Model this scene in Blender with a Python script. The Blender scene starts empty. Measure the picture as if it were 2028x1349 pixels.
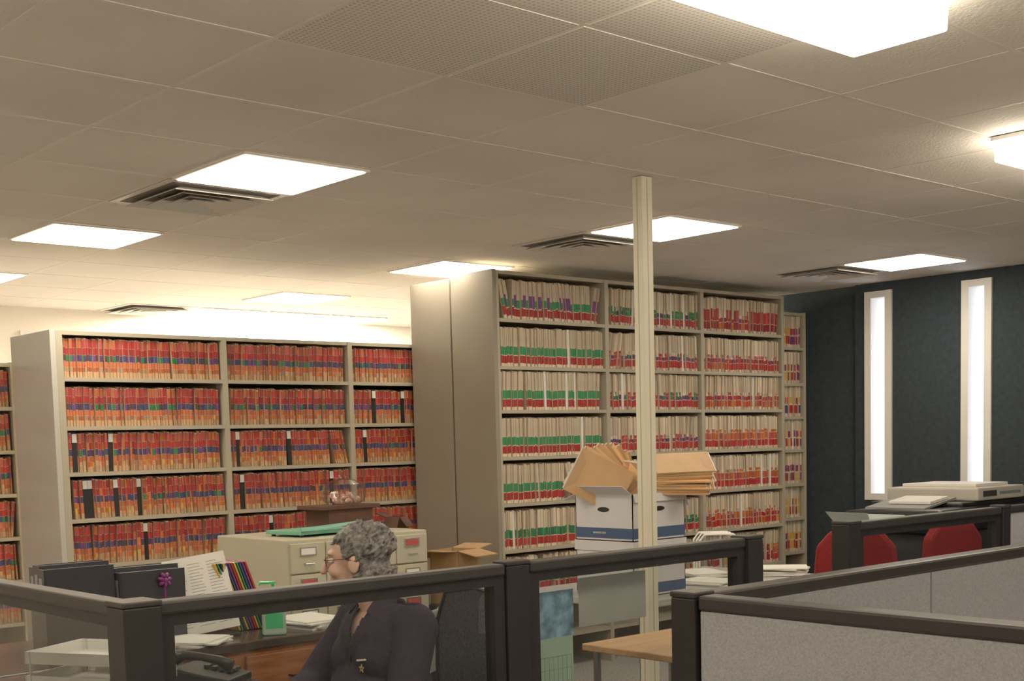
import bpy, random, bmesh
from math import *
from mathutils import Vector, Matrix, Euler
random.seed(7)
COL=bpy.context.scene.collection
# ------------------------------------------------------------------ materials
def mat(name,col,rough=.6,metal=0,var=.0,scale=8,bump=0,bscale=60,spec=.5,coat=0,detail=4,isl=0,objrand=False):
    m=bpy.data.materials.new(name);m.use_nodes=True;nt=m.node_tree;b=nt.nodes['Principled BSDF']
    b.inputs['Base Color'].default_value=(*col,1);b.inputs['Roughness'].default_value=rough;b.inputs['Metallic'].default_value=metal
    b.inputs['Specular IOR Level'].default_value=spec
    if coat: b.inputs['Coat Weight'].default_value=coat
    tc=nt.nodes.new('ShaderNodeTexCoord')
    if var:
        n=nt.nodes.new('ShaderNodeTexNoise');n.inputs['Scale'].default_value=scale;n.inputs['Detail'].default_value=detail
        nt.links.new(tc.outputs['Object'],n.inputs['Vector'])
        r=nt.nodes.new('ShaderNodeValToRGB');r.color_ramp.elements[0].position=.3;r.color_ramp.elements[1].position=.7
        r.color_ramp.elements[0].color=(*[max(0,c*(1-var)) for c in col],1);r.color_ramp.elements[1].color=(*[min(1,c*(1+var)) for c in col],1)
        nt.links.new(n.outputs['Fac'],r.inputs['Fac']);src=r.outputs['Color']
        if isl:
            mr=nt.nodes.new('ShaderNodeMapRange');mr.inputs[3].default_value=1-isl;mr.inputs[4].default_value=1+isl*.5
            if objrand: g=nt.nodes.new('ShaderNodeObjectInfo');nt.links.new(g.outputs['Random'],mr.inputs[0])
            else: g=nt.nodes.new('ShaderNodeNewGeometry');nt.links.new(g.outputs['Random Per Island'],mr.inputs[0])
            h=nt.nodes.new('ShaderNodeHueSaturation');nt.links.new(mr.outputs[0],h.inputs['Value']);nt.links.new(src,h.inputs['Color']);src=h.outputs[0]
        nt.links.new(src,b.inputs['Base Color'])
    if bump:
        n2=nt.nodes.new('ShaderNodeTexNoise');n2.inputs['Scale'].default_value=bscale;n2.inputs['Detail'].default_value=3
        nt.links.new(tc.outputs['Object'],n2.inputs['Vector'])
        bp=nt.nodes.new('ShaderNodeBump');bp.inputs['Strength'].default_value=bump;bp.inputs['Distance'].default_value=.01
        nt.links.new(n2.outputs['Fac'],bp.inputs['Height']);nt.links.new(bp.outputs['Normal'],b.inputs['Normal'])
    return m
def emis(name,col,s):
    m=bpy.data.materials.new(name);m.use_nodes=True;nt=m.node_tree
    for n in list(nt.nodes):
        if n.type!='OUTPUT_MATERIAL': nt.nodes.remove(n)
    e=nt.nodes.new('ShaderNodeEmission');e.inputs[0].default_value=(*col,1);e.inputs[1].default_value=s
    nt.links.new(e.outputs[0],[n for n in nt.nodes if n.type=='OUTPUT_MATERIAL'][0].inputs[0]);return m
def glass(name,tint,refl=.25,base=.04):
    m=bpy.data.materials.new(name);m.use_nodes=True;nt=m.node_tree
    for n in list(nt.nodes):
        if n.type!='OUTPUT_MATERIAL': nt.nodes.remove(n)
    o=[n for n in nt.nodes if n.type=='OUTPUT_MATERIAL'][0]
    t=nt.nodes.new('ShaderNodeBsdfTransparent');t.inputs[0].default_value=(*tint,1)
    g=nt.nodes.new('ShaderNodeBsdfGlossy');g.inputs['Roughness'].default_value=.08
    mx=nt.nodes.new('ShaderNodeMixShader');fr=nt.nodes.new('ShaderNodeLayerWeight');fr.inputs[0].default_value=.5
    pw=nt.nodes.new('ShaderNodeMath');pw.operation='POWER';pw.inputs[1].default_value=3
    ml=nt.nodes.new('ShaderNodeMath');ml.operation='MULTIPLY_ADD';ml.inputs[1].default_value=refl;ml.inputs[2].default_value=base
    nt.links.new(fr.outputs['Facing'],pw.inputs[0]);nt.links.new(pw.outputs[0],ml.inputs[0]);nt.links.new(ml.outputs[0],mx.inputs[0])
    nt.links.new(t.outputs[0],mx.inputs[1]);nt.links.new(g.outputs[0],mx.inputs[2]);nt.links.new(mx.outputs[0],o.inputs[0]);return m
def wood(name,c1,c2,scale=3):
    m=mat(name,c1,.42);nt=m.node_tree;b=nt.nodes['Principled BSDF']
    tc=nt.nodes.new('ShaderNodeTexCoord');mp=nt.nodes.new('ShaderNodeMapping');mp.inputs['Scale'].default_value=(1,9,9)
    w=nt.nodes.new('ShaderNodeTexNoise');w.inputs['Scale'].default_value=scale;w.inputs['Detail'].default_value=6;w.inputs['Distortion'].default_value=1
    r=nt.nodes.new('ShaderNodeValToRGB');r.color_ramp.elements[0].color=(*c1,1);r.color_ramp.elements[1].color=(*c2,1);r.color_ramp.elements[0].position=.35;r.color_ramp.elements[1].position=.65
    nt.links.new(tc.outputs['Object'],mp.inputs[0]);nt.links.new(mp.outputs[0],w.inputs['Vector']);nt.links.new(w.outputs['Fac'],r.inputs[0]);nt.links.new(r.outputs[0],b.inputs['Base Color']);return m
K=dict(
 ceil=mat('ceiling_tile',(.775,.735,.68),.9,var=.11,scale=.9,bump=.3,bscale=90),
 tbar=mat('ceiling_bar',(.78,.745,.69),.6,var=.03),
 cream=mat('cream_wall',(.86,.81,.72),.85,var=.03,scale=2,bump=.1),
 dark=mat('dark_wall',(.040,.053,.067),.9,var=.12,scale=26,bump=.3,bscale=140,spec=.15),
 floor=mat('carpet',(.40,.385,.37),.95,var=.25,scale=60,bump=.4,bscale=300,spec=.1),
 white=mat('white_paint',(.80,.79,.76),.5,var=.02),
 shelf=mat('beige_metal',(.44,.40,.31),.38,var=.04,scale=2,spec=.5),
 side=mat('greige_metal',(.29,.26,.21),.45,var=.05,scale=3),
 lside=mat('pale_metal',(.52,.51,.47),.22,var=.04,scale=3),
 frame=mat('charcoal_frame',(.020,.019,.021),.42,var=.1,scale=20,bump=.05,bscale=300,spec=.35),
 cap=mat('charcoal_cap',(.032,.029,.030),.42,var=.08,scale=15,spec=.4),
 fabric=mat('grey_fabric',(.36,.375,.41),.95,var=.14,scale=220,bump=.25,bscale=300,spec=.1,detail=6),
 pole=mat('cream_pole',(.74,.70,.55),.45,var=.03),
 manila=mat('manila',(.78,.49,.25),.75,var=.06,scale=12,isl=.42,objrand=True),
 fold=mat('folder_cream',(.66,.555,.42),.8,var=.06,scale=9,isl=.35),
 foldl=mat('folder_warm_cream',(.56,.38,.25),.8,var=.06,scale=9,isl=.35),
 fold2=mat('folder_tan',(.54,.34,.19),.8,var=.06,scale=9,isl=.3),
 paper=mat('paper',(.80,.79,.75),.8,var=.03,scale=6),
 red=mat('tab_red',(.48,.03,.03),.6,var=.1,scale=30,isl=.3),
 dred=mat('tab_dark_red',(.28,.02,.03),.6,var=.1,scale=30),
 pink=mat('tab_pink',(.52,.08,.08),.6,var=.1,scale=30,isl=.3),
 salm=mat('tab_salmon',(.54,.14,.06),.6,var=.1,scale=30,isl=.3),
 green=mat('tab_green',(.03,.22,.09),.6,var=.1,scale=30,isl=.3),
 blue=mat('tab_blue',(.04,.06,.18),.6,var=.1,scale=30),
 navy=mat('tab_navy',(.06,.04,.13),.6,var=.1,scale=30),
 purp=mat('tab_purple',(.16,.045,.20),.6,var=.1,scale=30),
 orng=mat('tab_orange',(.62,.15,.03),.6,var=.1,scale=30,isl=.3),
 yel=mat('tab_yellow',(.62,.38,.08),.6,var=.1,scale=30),
 brn=mat('tab_brown',(.10,.03,.025),.6,var=.1,scale=30),
 black=mat('black_plastic',(.015,.015,.017),.4,var=.1,scale=20),
 bind=mat('binder_vinyl',(.045,.045,.058),.35,var=.1,scale=20),
 dgrey=mat('dark_grey_plastic',(.05,.05,.055),.45,var=.1),
 mgrey=mat('mid_grey_plastic',(.26,.26,.27),.5,var=.05),
 card=mat('cardboard',(.42,.26,.13),.85,var=.08,scale=20),
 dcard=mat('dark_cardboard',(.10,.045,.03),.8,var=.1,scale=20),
 boxw=mat('box_white',(.62,.62,.65),.7,var=.03),
 boxb=mat('box_blue',(.05,.09,.20),.7,var=.05),
 mint=mat('mint_plastic',(.16,.42,.30),.4,var=.05),
 mintp=mat('mint_paper',(.45,.60,.50),.7,var=.05),
 lime=mat('lime_plastic',(.10,.62,.28),.3,var=.05),
 filec=mat('filing_metal',(.48,.46,.35),.4,var=.04,scale=3),
 chrome=mat('chrome',(.7,.68,.64),.25,1,var=.03),
 vent=mat('vent_metal',(.72,.70,.66),.4,.0,var=.03),
 ventd=mat('vent_dark',(.22,.20,.18),.8,var=.05),
 rchair=mat('red_fabric',(.25,.012,.016),.85,var=.12,scale=60),
 dwood=wood('red_brown_wood',(.32,.12,.045),(.46,.20,.085)),
 lwood=wood('oak_wood',(.52,.30,.13),(.62,.38,.19)),
 dtop=mat('dark_desktop',(.09,.07,.06),.18,var=.2,scale=6),
 ltop=mat('grey_laminate',(.48,.47,.45),.4,var=.04),
 beige=mat('beige_plastic',(.56,.54,.48),.45,var=.03),
 bgrey=mat('blue_grey_plastic',(.20,.24,.30),.4,var=.04),
 teal=mat('pale_teal_plastic',(.50,.60,.58),.3,var=.04),
 skin=mat('skin',(.62,.40,.31),.5,var=.05,scale=14),
 hair=mat('grey_hair',(.165,.16,.155),.6,var=.75,scale=60,bump=.5,bscale=200),
 jacket=mat('charcoal_fleece',(.046,.037,.055),.9,var=.15,scale=60,bump=.3,bscale=300,spec=.2),
 pants=mat('dark_trousers',(.03,.03,.04),.9,var=.1),
 mesh=mat('chair_mesh',(.06,.06,.065),.8,var=.5,scale=120),
 cloth=mat('grey_knit',(.13,.13,.14),.95,var=.35,scale=90,bump=.4,bscale=160),
 eye=mat('eye_white',(.8,.78,.75),.3),lip=mat('lips',(.50,.22,.18),.5),
 gold=mat('gold_thread',(.6,.42,.15),.6),
 bagm=mat('pink_wrappers',(.66,.40,.38),.5,var=.4,scale=60),
 pur=mat('purple_ribbon',(.20,.02,.18),.4,var=.3,scale=30),
 skyblue=mat('calendar_picture',(.24,.42,.60),.5,var=.7,scale=22),
 glass=glass('panel_glass',(.72,.75,.74),.34,.085),wglass=glass('window_glass',(.97,.98,1)),film=glass('clear_film',(.90,.88,.88),.8,.1),
 lamp=emis('lamp_diffuser',(1,.85,.64),14),glow_lamp=emis('wall_glow_diffuser',(1,.87,.68),130),  # second emitter is strengthened to make the back wall glow
)
def perf():
    m=mat('perforated_tile',(.50,.46,.41),.7);nt=m.node_tree;b=nt.nodes['Principled BSDF']
    tc=nt.nodes.new('ShaderNodeTexCoord');v=nt.nodes.new('ShaderNodeTexVoronoi');v.voronoi_dimensions='2D';v.inputs['Scale'].default_value=58;v.inputs['Randomness'].default_value=0
    r=nt.nodes.new('ShaderNodeValToRGB');r.color_ramp.elements[0].position=.20;r.color_ramp.elements[1].position=.42
    r.color_ramp.elements[0].color=(.47,.445,.41,1);r.color_ramp.elements[1].color=(.72,.685,.63,1)
    nt.links.new(tc.outputs['Object'],v.inputs['Vector']);nt.links.new(v.outputs['Distance'],r.inputs[0]);nt.links.new(r.outputs[0],b.inputs['Base Color']);return m
K['perf']=perf()
# ------------------------------------------------------------------ mesh builder
class M:
    def __init__(s): s.v=[];s.f=[];s.m=[];s.mats=[]
    def mi(s,m):
        m=K[m] if isinstance(m,str) else m
        if m not in s.mats: s.mats.append(m)
        return s.mats.index(m)
    def add(s,vs,fs,m,T=None):
        o=len(s.v);s.v+=[(T@Vector(v)) if T else Vector(v) for v in vs];k=s.mi(m)
        for f in fs: s.f.append([o+i for i in f]);s.m.append(k)
        return s
    def box(s,x0,x1,y0,y1,z0,z1,m,T=None):
        return s.add([(x0,y0,z0),(x1,y0,z0),(x1,y1,z0),(x0,y1,z0),(x0,y0,z1),(x1,y0,z1),(x1,y1,z1),(x0,y1,z1)],
          [(0,3,2,1),(4,5,6,7),(0,1,5,4),(1,2,6,5),(2,3,7,6),(3,0,4,7)],m,T)
    def prism(s,pts,d,m,T=None):
        n=len(pts);d=Vector(d);vs=[Vector(p) for p in pts]+[Vector(p)+d for p in pts]
        fs=[list(range(n))[::-1],list(range(n,2*n))]+[(i,(i+1)%n,n+(i+1)%n,n+i) for i in range(n)]
        return s.add(vs,fs,m,T)
    def tube(s,pts,r,m,n=10,T=None):
        pts=[Vector(p) for p in pts];R=r if isinstance(r,(list,tuple)) else [r]*len(pts);vs=[];fs=[]
        up=None
        for i,p in enumerate(pts):
            d=(pts[min(i+1,len(pts)-1)]-pts[max(i-1,0)]).normalized()
            if up is None: up=Vector((0,0,1)) if abs(d.z)<.9 else Vector((1,0,0))
            a=d.cross(up).normalized();b=a.cross(d).normalized();up=b
            for k in range(n): t=2*pi*k/n;vs.append(p+(a*cos(t)+b*sin(t))*R[i])
        for i in range(len(pts)-1):
            for k in range(n): k2=(k+1)%n;fs.append((i*n+k,i*n+k2,(i+1)*n+k2,(i+1)*n+k))
        fs.append(list(range(n))[::-1]);fs.append(list(range((len(pts)-1)*n,len(pts)*n)))
        return s.add(vs,fs,m,T)
    def lathe(s,prof,m,n=20,T=None):
        vs=[];fs=[]
        for r,z in prof:
            for k in range(n): t=2*pi*k/n;vs.append((r*cos(t),r*sin(t),z))
        for i in range(len(prof)-1):
            for k in range(n): k2=(k+1)%n;fs.append((i*n+k,i*n+k2,(i+1)*n+k2,(i+1)*n+k))
        fs.append(list(range(n))[::-1]);fs.append(list(range((len(prof)-1)*n,len(prof)*n)))
        return s.add(vs,fs,m,T)
    def ell(s,c,r,m,T=None,nu=16,nv=10,rot=None):
        vs=[(0,0,1)];fs=[]
        for i in range(1,nv):
            p=pi*i/nv
            for k in range(nu): t=2*pi*k/nu;vs.append((sin(p)*cos(t),sin(p)*sin(t),cos(p)))
        vs.append((0,0,-1));L=len(vs)-1
        for k in range(nu):
            k2=(k+1)%nu;fs.append((0,1+k,1+k2));fs.append((L,L-nu+k2,L-nu+k))
            for i in range(nv-2): a=1+i*nu;fs.append((a+k,a+nu+k,a+nu+k2,a+k2))
        if not isinstance(r,(list,tuple)): r=(r,r,r)
        Q=Matrix.Translation(c)@(rot.to_matrix().to_4x4() if rot else Matrix())@Matrix.Diagonal((*r,1))
        return s.add(vs,fs,m,(T@Q) if T else Q)
    def mesh(s,name):
        me=bpy.data.meshes.new(name);me.from_pydata([tuple(v) for v in s.v],[],s.f)
        for x in s.mats: me.materials.append(x)
        me.polygons.foreach_set('material_index',s.m);me.update();return me
    def obj(s,name,parent=None,label=None,bevel=0,smooth=False,loc=None,rot=None):
        me=s.mesh(name);o=bpy.data.objects.new(name,me);COL.objects.link(o)
        if smooth:
            for p in me.polygons: p.use_smooth=True
        if bevel:
            b=o.modifiers.new('bevel','BEVEL');b.width=bevel;b.segments=2;b.limit_method='ANGLE'
        if parent: o.parent=parent
        if label: o['label']=label
        if loc: o.location=loc
        if rot: o.rotation_euler=rot
        return o
def tag(o,label,cat,group=None):
    o['label']=label;o['category']=cat
    if group: o['group']=group
    return o
def root(name,label,cat,loc=(0,0,0),rz=0,group=None):
    o=bpy.data.objects.new(name,None);COL.objects.link(o);o.location=loc;o.rotation_euler=(0,0,rz);o.empty_display_size=.1
    return tag(o,label,cat,group)
def struct(o): o['kind']='structure';return o
def dup(rt,loc,rz=None,label=None):
    n=rt.copy();n.location=loc
    if rz is not None: n.rotation_euler=(0,0,rz)
    if label: n['label']=label
    COL.objects.link(n)
    def rec(a,b):
        for c in a.children:
            d=c.copy();d.parent=b;COL.objects.link(d);rec(c,d)
    rec(rt,n);return n
def textmesh(body,size,mt,parent,loc,rot,label=None):
    c=bpy.data.curves.new('lettering','FONT');c.body=body;c.size=size;c.extrude=.0003
    o=bpy.data.objects.new('tmp',c);COL.objects.link(o)
    dg=bpy.context.evaluated_depsgraph_get();me=bpy.data.meshes.new_from_object(o.evaluated_get(dg));bpy.data.objects.remove(o)
    me.materials.clear();me.materials.append(K[mt]);q=bpy.data.objects.new('printed_lettering',me);COL.objects.link(q);q.parent=parent;q.location=loc;q.rotation_euler=rot
    if label: q['label']=label
    return q
# ------------------------------------------------------------------ room shell
CZ=2.65
XR,YB=8.66,9.95
m=M().box(-2,9.0,-3,10.2,-.05,0,'floor');struct(m.obj('floor'))
m=M().box(-2.1,9.1,-3.1,10.3,CZ,CZ+.1,'ceil');struct(m.obj('ceiling'))
m=M();GX=[2.60+.612*k for k in range(-7,11)];GY=[3.185+.615*k for k in range(-10,12)]
for x in GX:
    if -2<x<XR: m.box(x-.009,x+.009,-3,YB,CZ-.0012,CZ,'tbar')
for y in GY:
    if -3<y<YB: m.box(-2,XR,y-.009,y+.009,CZ-.0016,CZ,'tbar')
struct(m.obj('trim_1'))
m=M()
for i in range(6,8):
    for j in (8,9):
        m.box(GX[i]+.010,GX[i+1]-.010,GY[j]+.010,GY[j+1]-.010,CZ-.003,CZ,'perf')
struct(m.obj('trim_2'))
W=[(4.57,4.79),(5.37,5.59)];wz=(1.0,2.585)
m=M();ys=[-3,W[0][0],W[0][1],W[1][0],W[1][1],5.69]
for a,b in ((0,1),(2,3),(4,5)): m.box(XR,XR+.22,ys[a],ys[b],0,CZ,'dark')
for a,b in W: m.box(XR,XR+.22,a,b,0,wz[0],'dark');m.box(XR,XR+.22,a,b,wz[1],CZ,'dark')
m.box(XR+.05,XR+.22,5.69,YB,0,CZ,'dark');struct(m.obj('wall_right'))
m=M();wb=[(3.83,4.00),(4.63,4.78)];x=-2
for a,b in wb+[(9.0,9.0)]:
    m.box(x,a,YB,YB+.2,0,CZ,'cream');x=b
for a,b in wb: m.box(a,b,YB,YB+.2,0,1.0,'cream');m.box(a,b,YB,YB+.2,2.47,CZ,'cream')
struct(m.obj('wall_back'))
struct(M().box(-2.1,-2,-3,YB,0,CZ,'cream').obj('wall_left'))
struct(M().box(-2,9,-3.1,-3,0,CZ,'cream').obj('wall_front'))
n=1
for a,b in W:
    m=M();t=.05
    m.box(XR-.02,XR+.20,a-.005,a+t,wz[0],wz[1],'white');m.box(XR-.02,XR+.20,b-t,b+.005,wz[0],wz[1],'white')
    m.box(XR-.019,XR+.199,a+t,b-t,wz[0]+.001,wz[0]+t,'white');m.box(XR-.019,XR+.199,a+t,b-t,wz[1]-t,wz[1]-.001,'white')
    m.add([(XR+.12,a+t,wz[0]+t),(XR+.12,b-t,wz[0]+t),(XR+.12,b-t,wz[1]-t),(XR+.12,a+t,wz[1]-t)],[(0,1,2,3)],'wglass')
    struct(m.obj('window_%d'%n));n+=1
for a,b in wb:
    m=M();t=.03
    m.box(a,a+t,YB-.02,YB+.18,1,2.47,'white');m.box(b-t,b,YB-.02,YB+.18,1,2.47,'white');m.box(a+t,b-t,YB-.019,YB+.179,2.44,2.469,'white');m.box(a+t,b-t,YB-.019,YB+.179,1.001,1.03,'white')
    m.add([(a+t,YB+.12,1.03),(b-t,YB+.12,1.03),(b-t,YB+.12,2.44),(a+t,YB+.12,2.44)],[(0,1,2,3)],'wglass');struct(m.obj('window_%d'%n));n+=1
struct(M().box(XR-.012,XR,-3,5.69,0,.1,'black').obj('baseboard_right'))
# ------------------------------------------------------------------ ceiling fixtures
def troffer():
    r=root('ceiling_light','square recessed fluorescent ceiling light, glowing warm white','ceiling light',group='recessed square ceiling lights')
    w=.296;f=M()
    for s in (-1,1):
        f.box(min(s*w,s*(w-.016)),max(s*w,s*(w-.016)),-w,w,-.010,-.002,'tbar');f.box(-w+.016,w-.016,min(s*w,s*(w-.016)),max(s*w,s*(w-.016)),-.0099,-.002,'tbar')
    f.obj('frame',r,label='slim pale metal frame')
    M().box(-w+.016,w-.016,-w+.016,w-.016,-.014,-.004,'lamp').obj('diffuser',r,label='glowing frosted diffuser');return r
cells=[(2.6,4.415),(2.6,6.26),(5.06,4.415),(5.06,6.26),(7.47,4.415),(5.05,8.105),(2.6,8.105),(.15,4.415),(.15,6.26),(7.5,8.105)]  # cells out of view continue the grid, added for their light
t0=troffer();t0.location=(cells[0][0]+.306,cells[0][1]+.3075,CZ)
for c in cells[1:]: dup(t0,(c[0]+.306,c[1]+.3075,CZ))
for c in ((5.05,9.32),(5.67,9.32),(6.28,9.32)):  # row extended with added lights, overdriven so the back wall glows
    q=dup(t0,(c[0]+.306,c[1]+.3075,CZ),label='square ceiling light overdriven to make the cream wall glow')
    for ch in q.children:
        if ch.name.startswith('diffuser'): ch.data=ch.data.copy();ch.data.materials[0]=K['glow_lamp']
def wrap():
    r=root('ceiling_light','long boxy surface-mounted fluorescent fixture with glowing cover','ceiling light',group='surface-mounted ceiling lights')
    M().box(-.61,.61,-.155,.155,-.018,-.003,'white').obj('mounting_plate',r)
    M().prism([(-.60,-.15,-.018),(-.60,.15,-.018),(-.60,.145,-.1),(-.60,-.145,-.1)],(1.2,0,0),'lamp').obj('diffuser',r,label='glowing white wraparound cover',bevel=.008)
    return r
w0=wrap();w0.location=(2.59,1.955,CZ)
for q in ((5.45,2.41),(.2,1.955),(3.0,-.6),(6.5,-.6),(0,-1.8)): dup(w0,(q[0],q[1],CZ))  # all but the first here are unseen, added to brighten the room
def vent():
    r=root('air_vent','square metal ceiling air diffuser with nested louvers','air vent',group='ceiling air diffusers')
    f=M();w=.295
    for s in (-1,1):
        f.box(min(s*w,s*(w-.03)),max(s*w,s*(w-.03)),-w,w,-.006,-.002,'vent');f.box(-w+.03,w-.03,min(s*w,s*(w-.03)),max(s*w,s*(w-.03)),-.0059,-.002,'vent')
    f.obj('frame',r)
    M().box(-w+.03,w-.03,-w+.03,w-.03,-.004,-.002,'ventd').obj('duct_opening',r,label='dark duct opening')
    l=M()
    for q in (.240,.175,.110,.055):
        a,b=q,q-.045;z0,z1=-.028,-.005
        for k in range(4):
            T=Matrix.Rotation(k*pi/2,4,'Z')
            l.add([(-a,-a,z0),(a,-a,z0),(b,-b,z1),(-b,-b,z1),(-a,-a,z0+.003),(a,-a,z0+.003),(b,-b,z1+.002),(-b,-b,z1+.002)],[(0,3,2,1),(4,5,6,7),(0,1,5,4),(2,3,7,6),(1,2,6,5),(3,0,4,7)],'vent',T)
    l.obj('louver',r,label='nested square sloping louvers');return r
v0=vent();v0.location=(2.906,5.338,CZ)
for c in [(5.36,5.338),(7.80,5.338),(4.742,9.63)]: dup(v0,(c[0],c[1],CZ))
r=root('utility_pole','slim cream metal power pole reaching the ceiling','pole',(4.255,3.87,0))
m=M().box(-.034,.034,-.028,.028,.02,CZ-.003,'pole');m.obj('shaft',r,bevel=.003)
m=M().box(-.003,.003,-.0285,-.027,.03,CZ-.01,'shelf').box(-.0345,-.033,-.003,.003,.03,CZ-.01,'shelf');m.obj('cover_seam',r,label='thin seam strip')
M().box(-.06,.06,-.05,.05,0,.02,'pole').obj('base_plate',r)
# ------------------------------------------------------------------ shelving blocks
def shelving(label,x,y0,y1,zs,side='side',first=.03):
    r=root('filing_shelf',label,'shelving',(x[0],y0,0));o=x[0];D=y1-y0;top=zs[0]
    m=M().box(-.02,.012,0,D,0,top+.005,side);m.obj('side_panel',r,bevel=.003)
    M().box(x[-1]-o-.012,x[-1]-o+.018,0,D,0,top+.005,'shelf').obj('side_panel',r,bevel=.003)
    M().box(.012,first,0.001,.03,0,top-.001,'shelf').obj('upright',r)
    for q in x[1:-1]: M().box(q-o-.017,q-o+.017,-.001,D-.02,0,top-.002,'shelf').obj('upright',r)
    M().box(.012,x[-1]-o-.012,.002,D,top-.022,top,'shelf').obj('top_panel',r)
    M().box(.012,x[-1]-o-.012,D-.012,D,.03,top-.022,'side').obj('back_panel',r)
    for i in range(len(x)-1):
        a=x[i]-o+(first if i==0 else .018);b=x[i+1]-o-(.018 if i<len(x)-2 else .013)
        for z in zs[1:]:
            m=M().box(a,b,.0,D-.014,z-.012,z,'shelf').box(a,b,0,.012,z-.022,z-.012,'shelf');m.obj('shelf_board',r)
    return r
RX=[5.30,6.29,7.28,8.24];RZ=[2.58,2.285,1.99,1.715,1.42,1.125,.83,.535,.24]
LX=[2.85,3.89,4.80,5.72];LZ=[2.185,1.93,1.66,1.405,1.145,.885,.625,.365,.12]
shelving('tall greige metal open filing shelf packed with cream folders',RX,6.06,6.47,RZ)
shelving('tall greige metal filing shelf standing back to back',RX,6.485,6.90,[2.565,2.27,1.98,1.7,1.4,1.1,.8,.5,.2])
shelving('pale beige metal open filing shelf packed with red-tabbed folders',LX,6.93,7.50,LZ,'lside',first=.05)
EX=[8.285,8.58];EZ=[2.47,2.20,1.92,1.66,1.40,1.13,.86,.59,.32]
shelving('narrow metal open shelf of mixed folders by the dark wall',EX,6.10,6.45,EZ)
AX=[1.98,2.925];AZ=[2.06,1.80,1.54,1.28,1.02,.76,.50,.24]
shelving('metal open filing shelf of red folders near the wall',AX,7.75,8.07,AZ)
def bands(p):
    R=random.random;C=random.choice
    if p=='G': return [(.08,.27,'red'),(.29,.50,'green')]
    if p=='GP': return C([[(.08,.3,'dred'),(.33,.5,'green')],[(.3,.62,'purp'),(.08,.27,'red')],[(.08,.3,'red'),(.31,.5,'green')]])
    if p=='GB': return [(.08,.26,'red'),(.28,.4,C(['navy','green','green','green'])),(.41,.5,C(['green','fold']))]
    if p=='RB': return [(.08,.27,'red'),(.29,.39,C(['navy','red','purp','pink'])),(.40,.48,C(['pink','fold','red','fold']))]
    if p=='RP': return [(.08,.26,C(['red','red','orng'])),(.28,.40,C(['purp','dred','red','red'])),(.42,.50,C(['fold','pink','fold']))]
    if p=='RD': return [(.08,.3,'dred'),(.32,.66,C(['dred','red','pink']))]
    if p=='O': return [(.08,.27,'red'),(.29,.48,C(['orng','orng','pink'])),(.50,.58,C(['orng','fold']))]
    if p=='L': return [(.15,.26,C(['salm','orng','fold2'])),(.27,.40,C(['salm','salm','orng'])),(.41,.57,C(['blue','navy','purp','brn','navy','blue','navy','green'])),(.58,.75,C(['red','dred','red'])),(.76,.96,C(['red','pink','salm']))]
    if p=='LO': return [(.13,.26,C(['yel','orng','salm'])),(.27,.40,C(['orng','salm'])),(.41,.57,C(['navy','orng','purp','blue','brn','navy'])),(.58,.75,C(['red','salm','orng'])),(.76,.96,C(['orng','pink','red']))]
    if p=='M': return [(.1,.35,C(['dred','purp','yel','red','blue'])),(.4,.6,C(['purp','dred','yel','pink']))]
    return []
def folder_build(w,h,d,bs,left):
    m=M();body='foldl' if left else 'fold';j=random.uniform(-.015,.015)
    bs=[(a+j,b+j,c) for a,b,c in bs];bs=[(a,min(b,.975),c) for a,b,c in sorted(bs)]
    lf=.0022
    m.box(-w*.5,-w*.5+lf,.0,d,0,h,body);m.box(w*.5-lf,w*.5,.006,d,0,h*.985,body)
    m.box(-w*.5+lf,w*.5-lf,.014,d-.01,.004,h*.955,'paper' if not left else 'fold2')
    z=0;tw=w*.41
    seg=[]
    for a,b,c in bs:
        if a>z: seg.append((z,a,None))
        seg.append((a,b,c));z=b
    if z<.975: seg.append((z,.98,None))
    for a,b,c in seg:
        m.box(-tw,tw,-.004,.012,a*h,b*h,(c or ('fold2' if left and a<.1 else body)))
    return m
VAR={}
def variants(p):
    if p not in VAR:
        L=[]
        for i in range(22 if p[0]=='L' else 16):
            left=p[0]=='L'
            w=random.uniform(.008,.020) if left else random.choice([random.uniform(.009,.020),random.uniform(.014,.032)])
            h=(.225 if left else .254)*random.uniform(.95,1.0)
            m=folder_build(w,h,.24,bands(p),left);L.append((w,h,m,m.mesh('file_folder')))
        VAR[p]=L
    return VAR[p]
g=M();g.box(-.015,.015,0,.24,0,.222,'black').box(-.013,.013,-.006,0,.165,.212,'paper');OUT=(.03,.222,g,g.mesh('out_guide'))
wt=M();wt.box(-.009,.009,0,.24,0,.248,'paper');WHT=(.018,.248,wt,wt.mesh('file_folder'))
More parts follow.
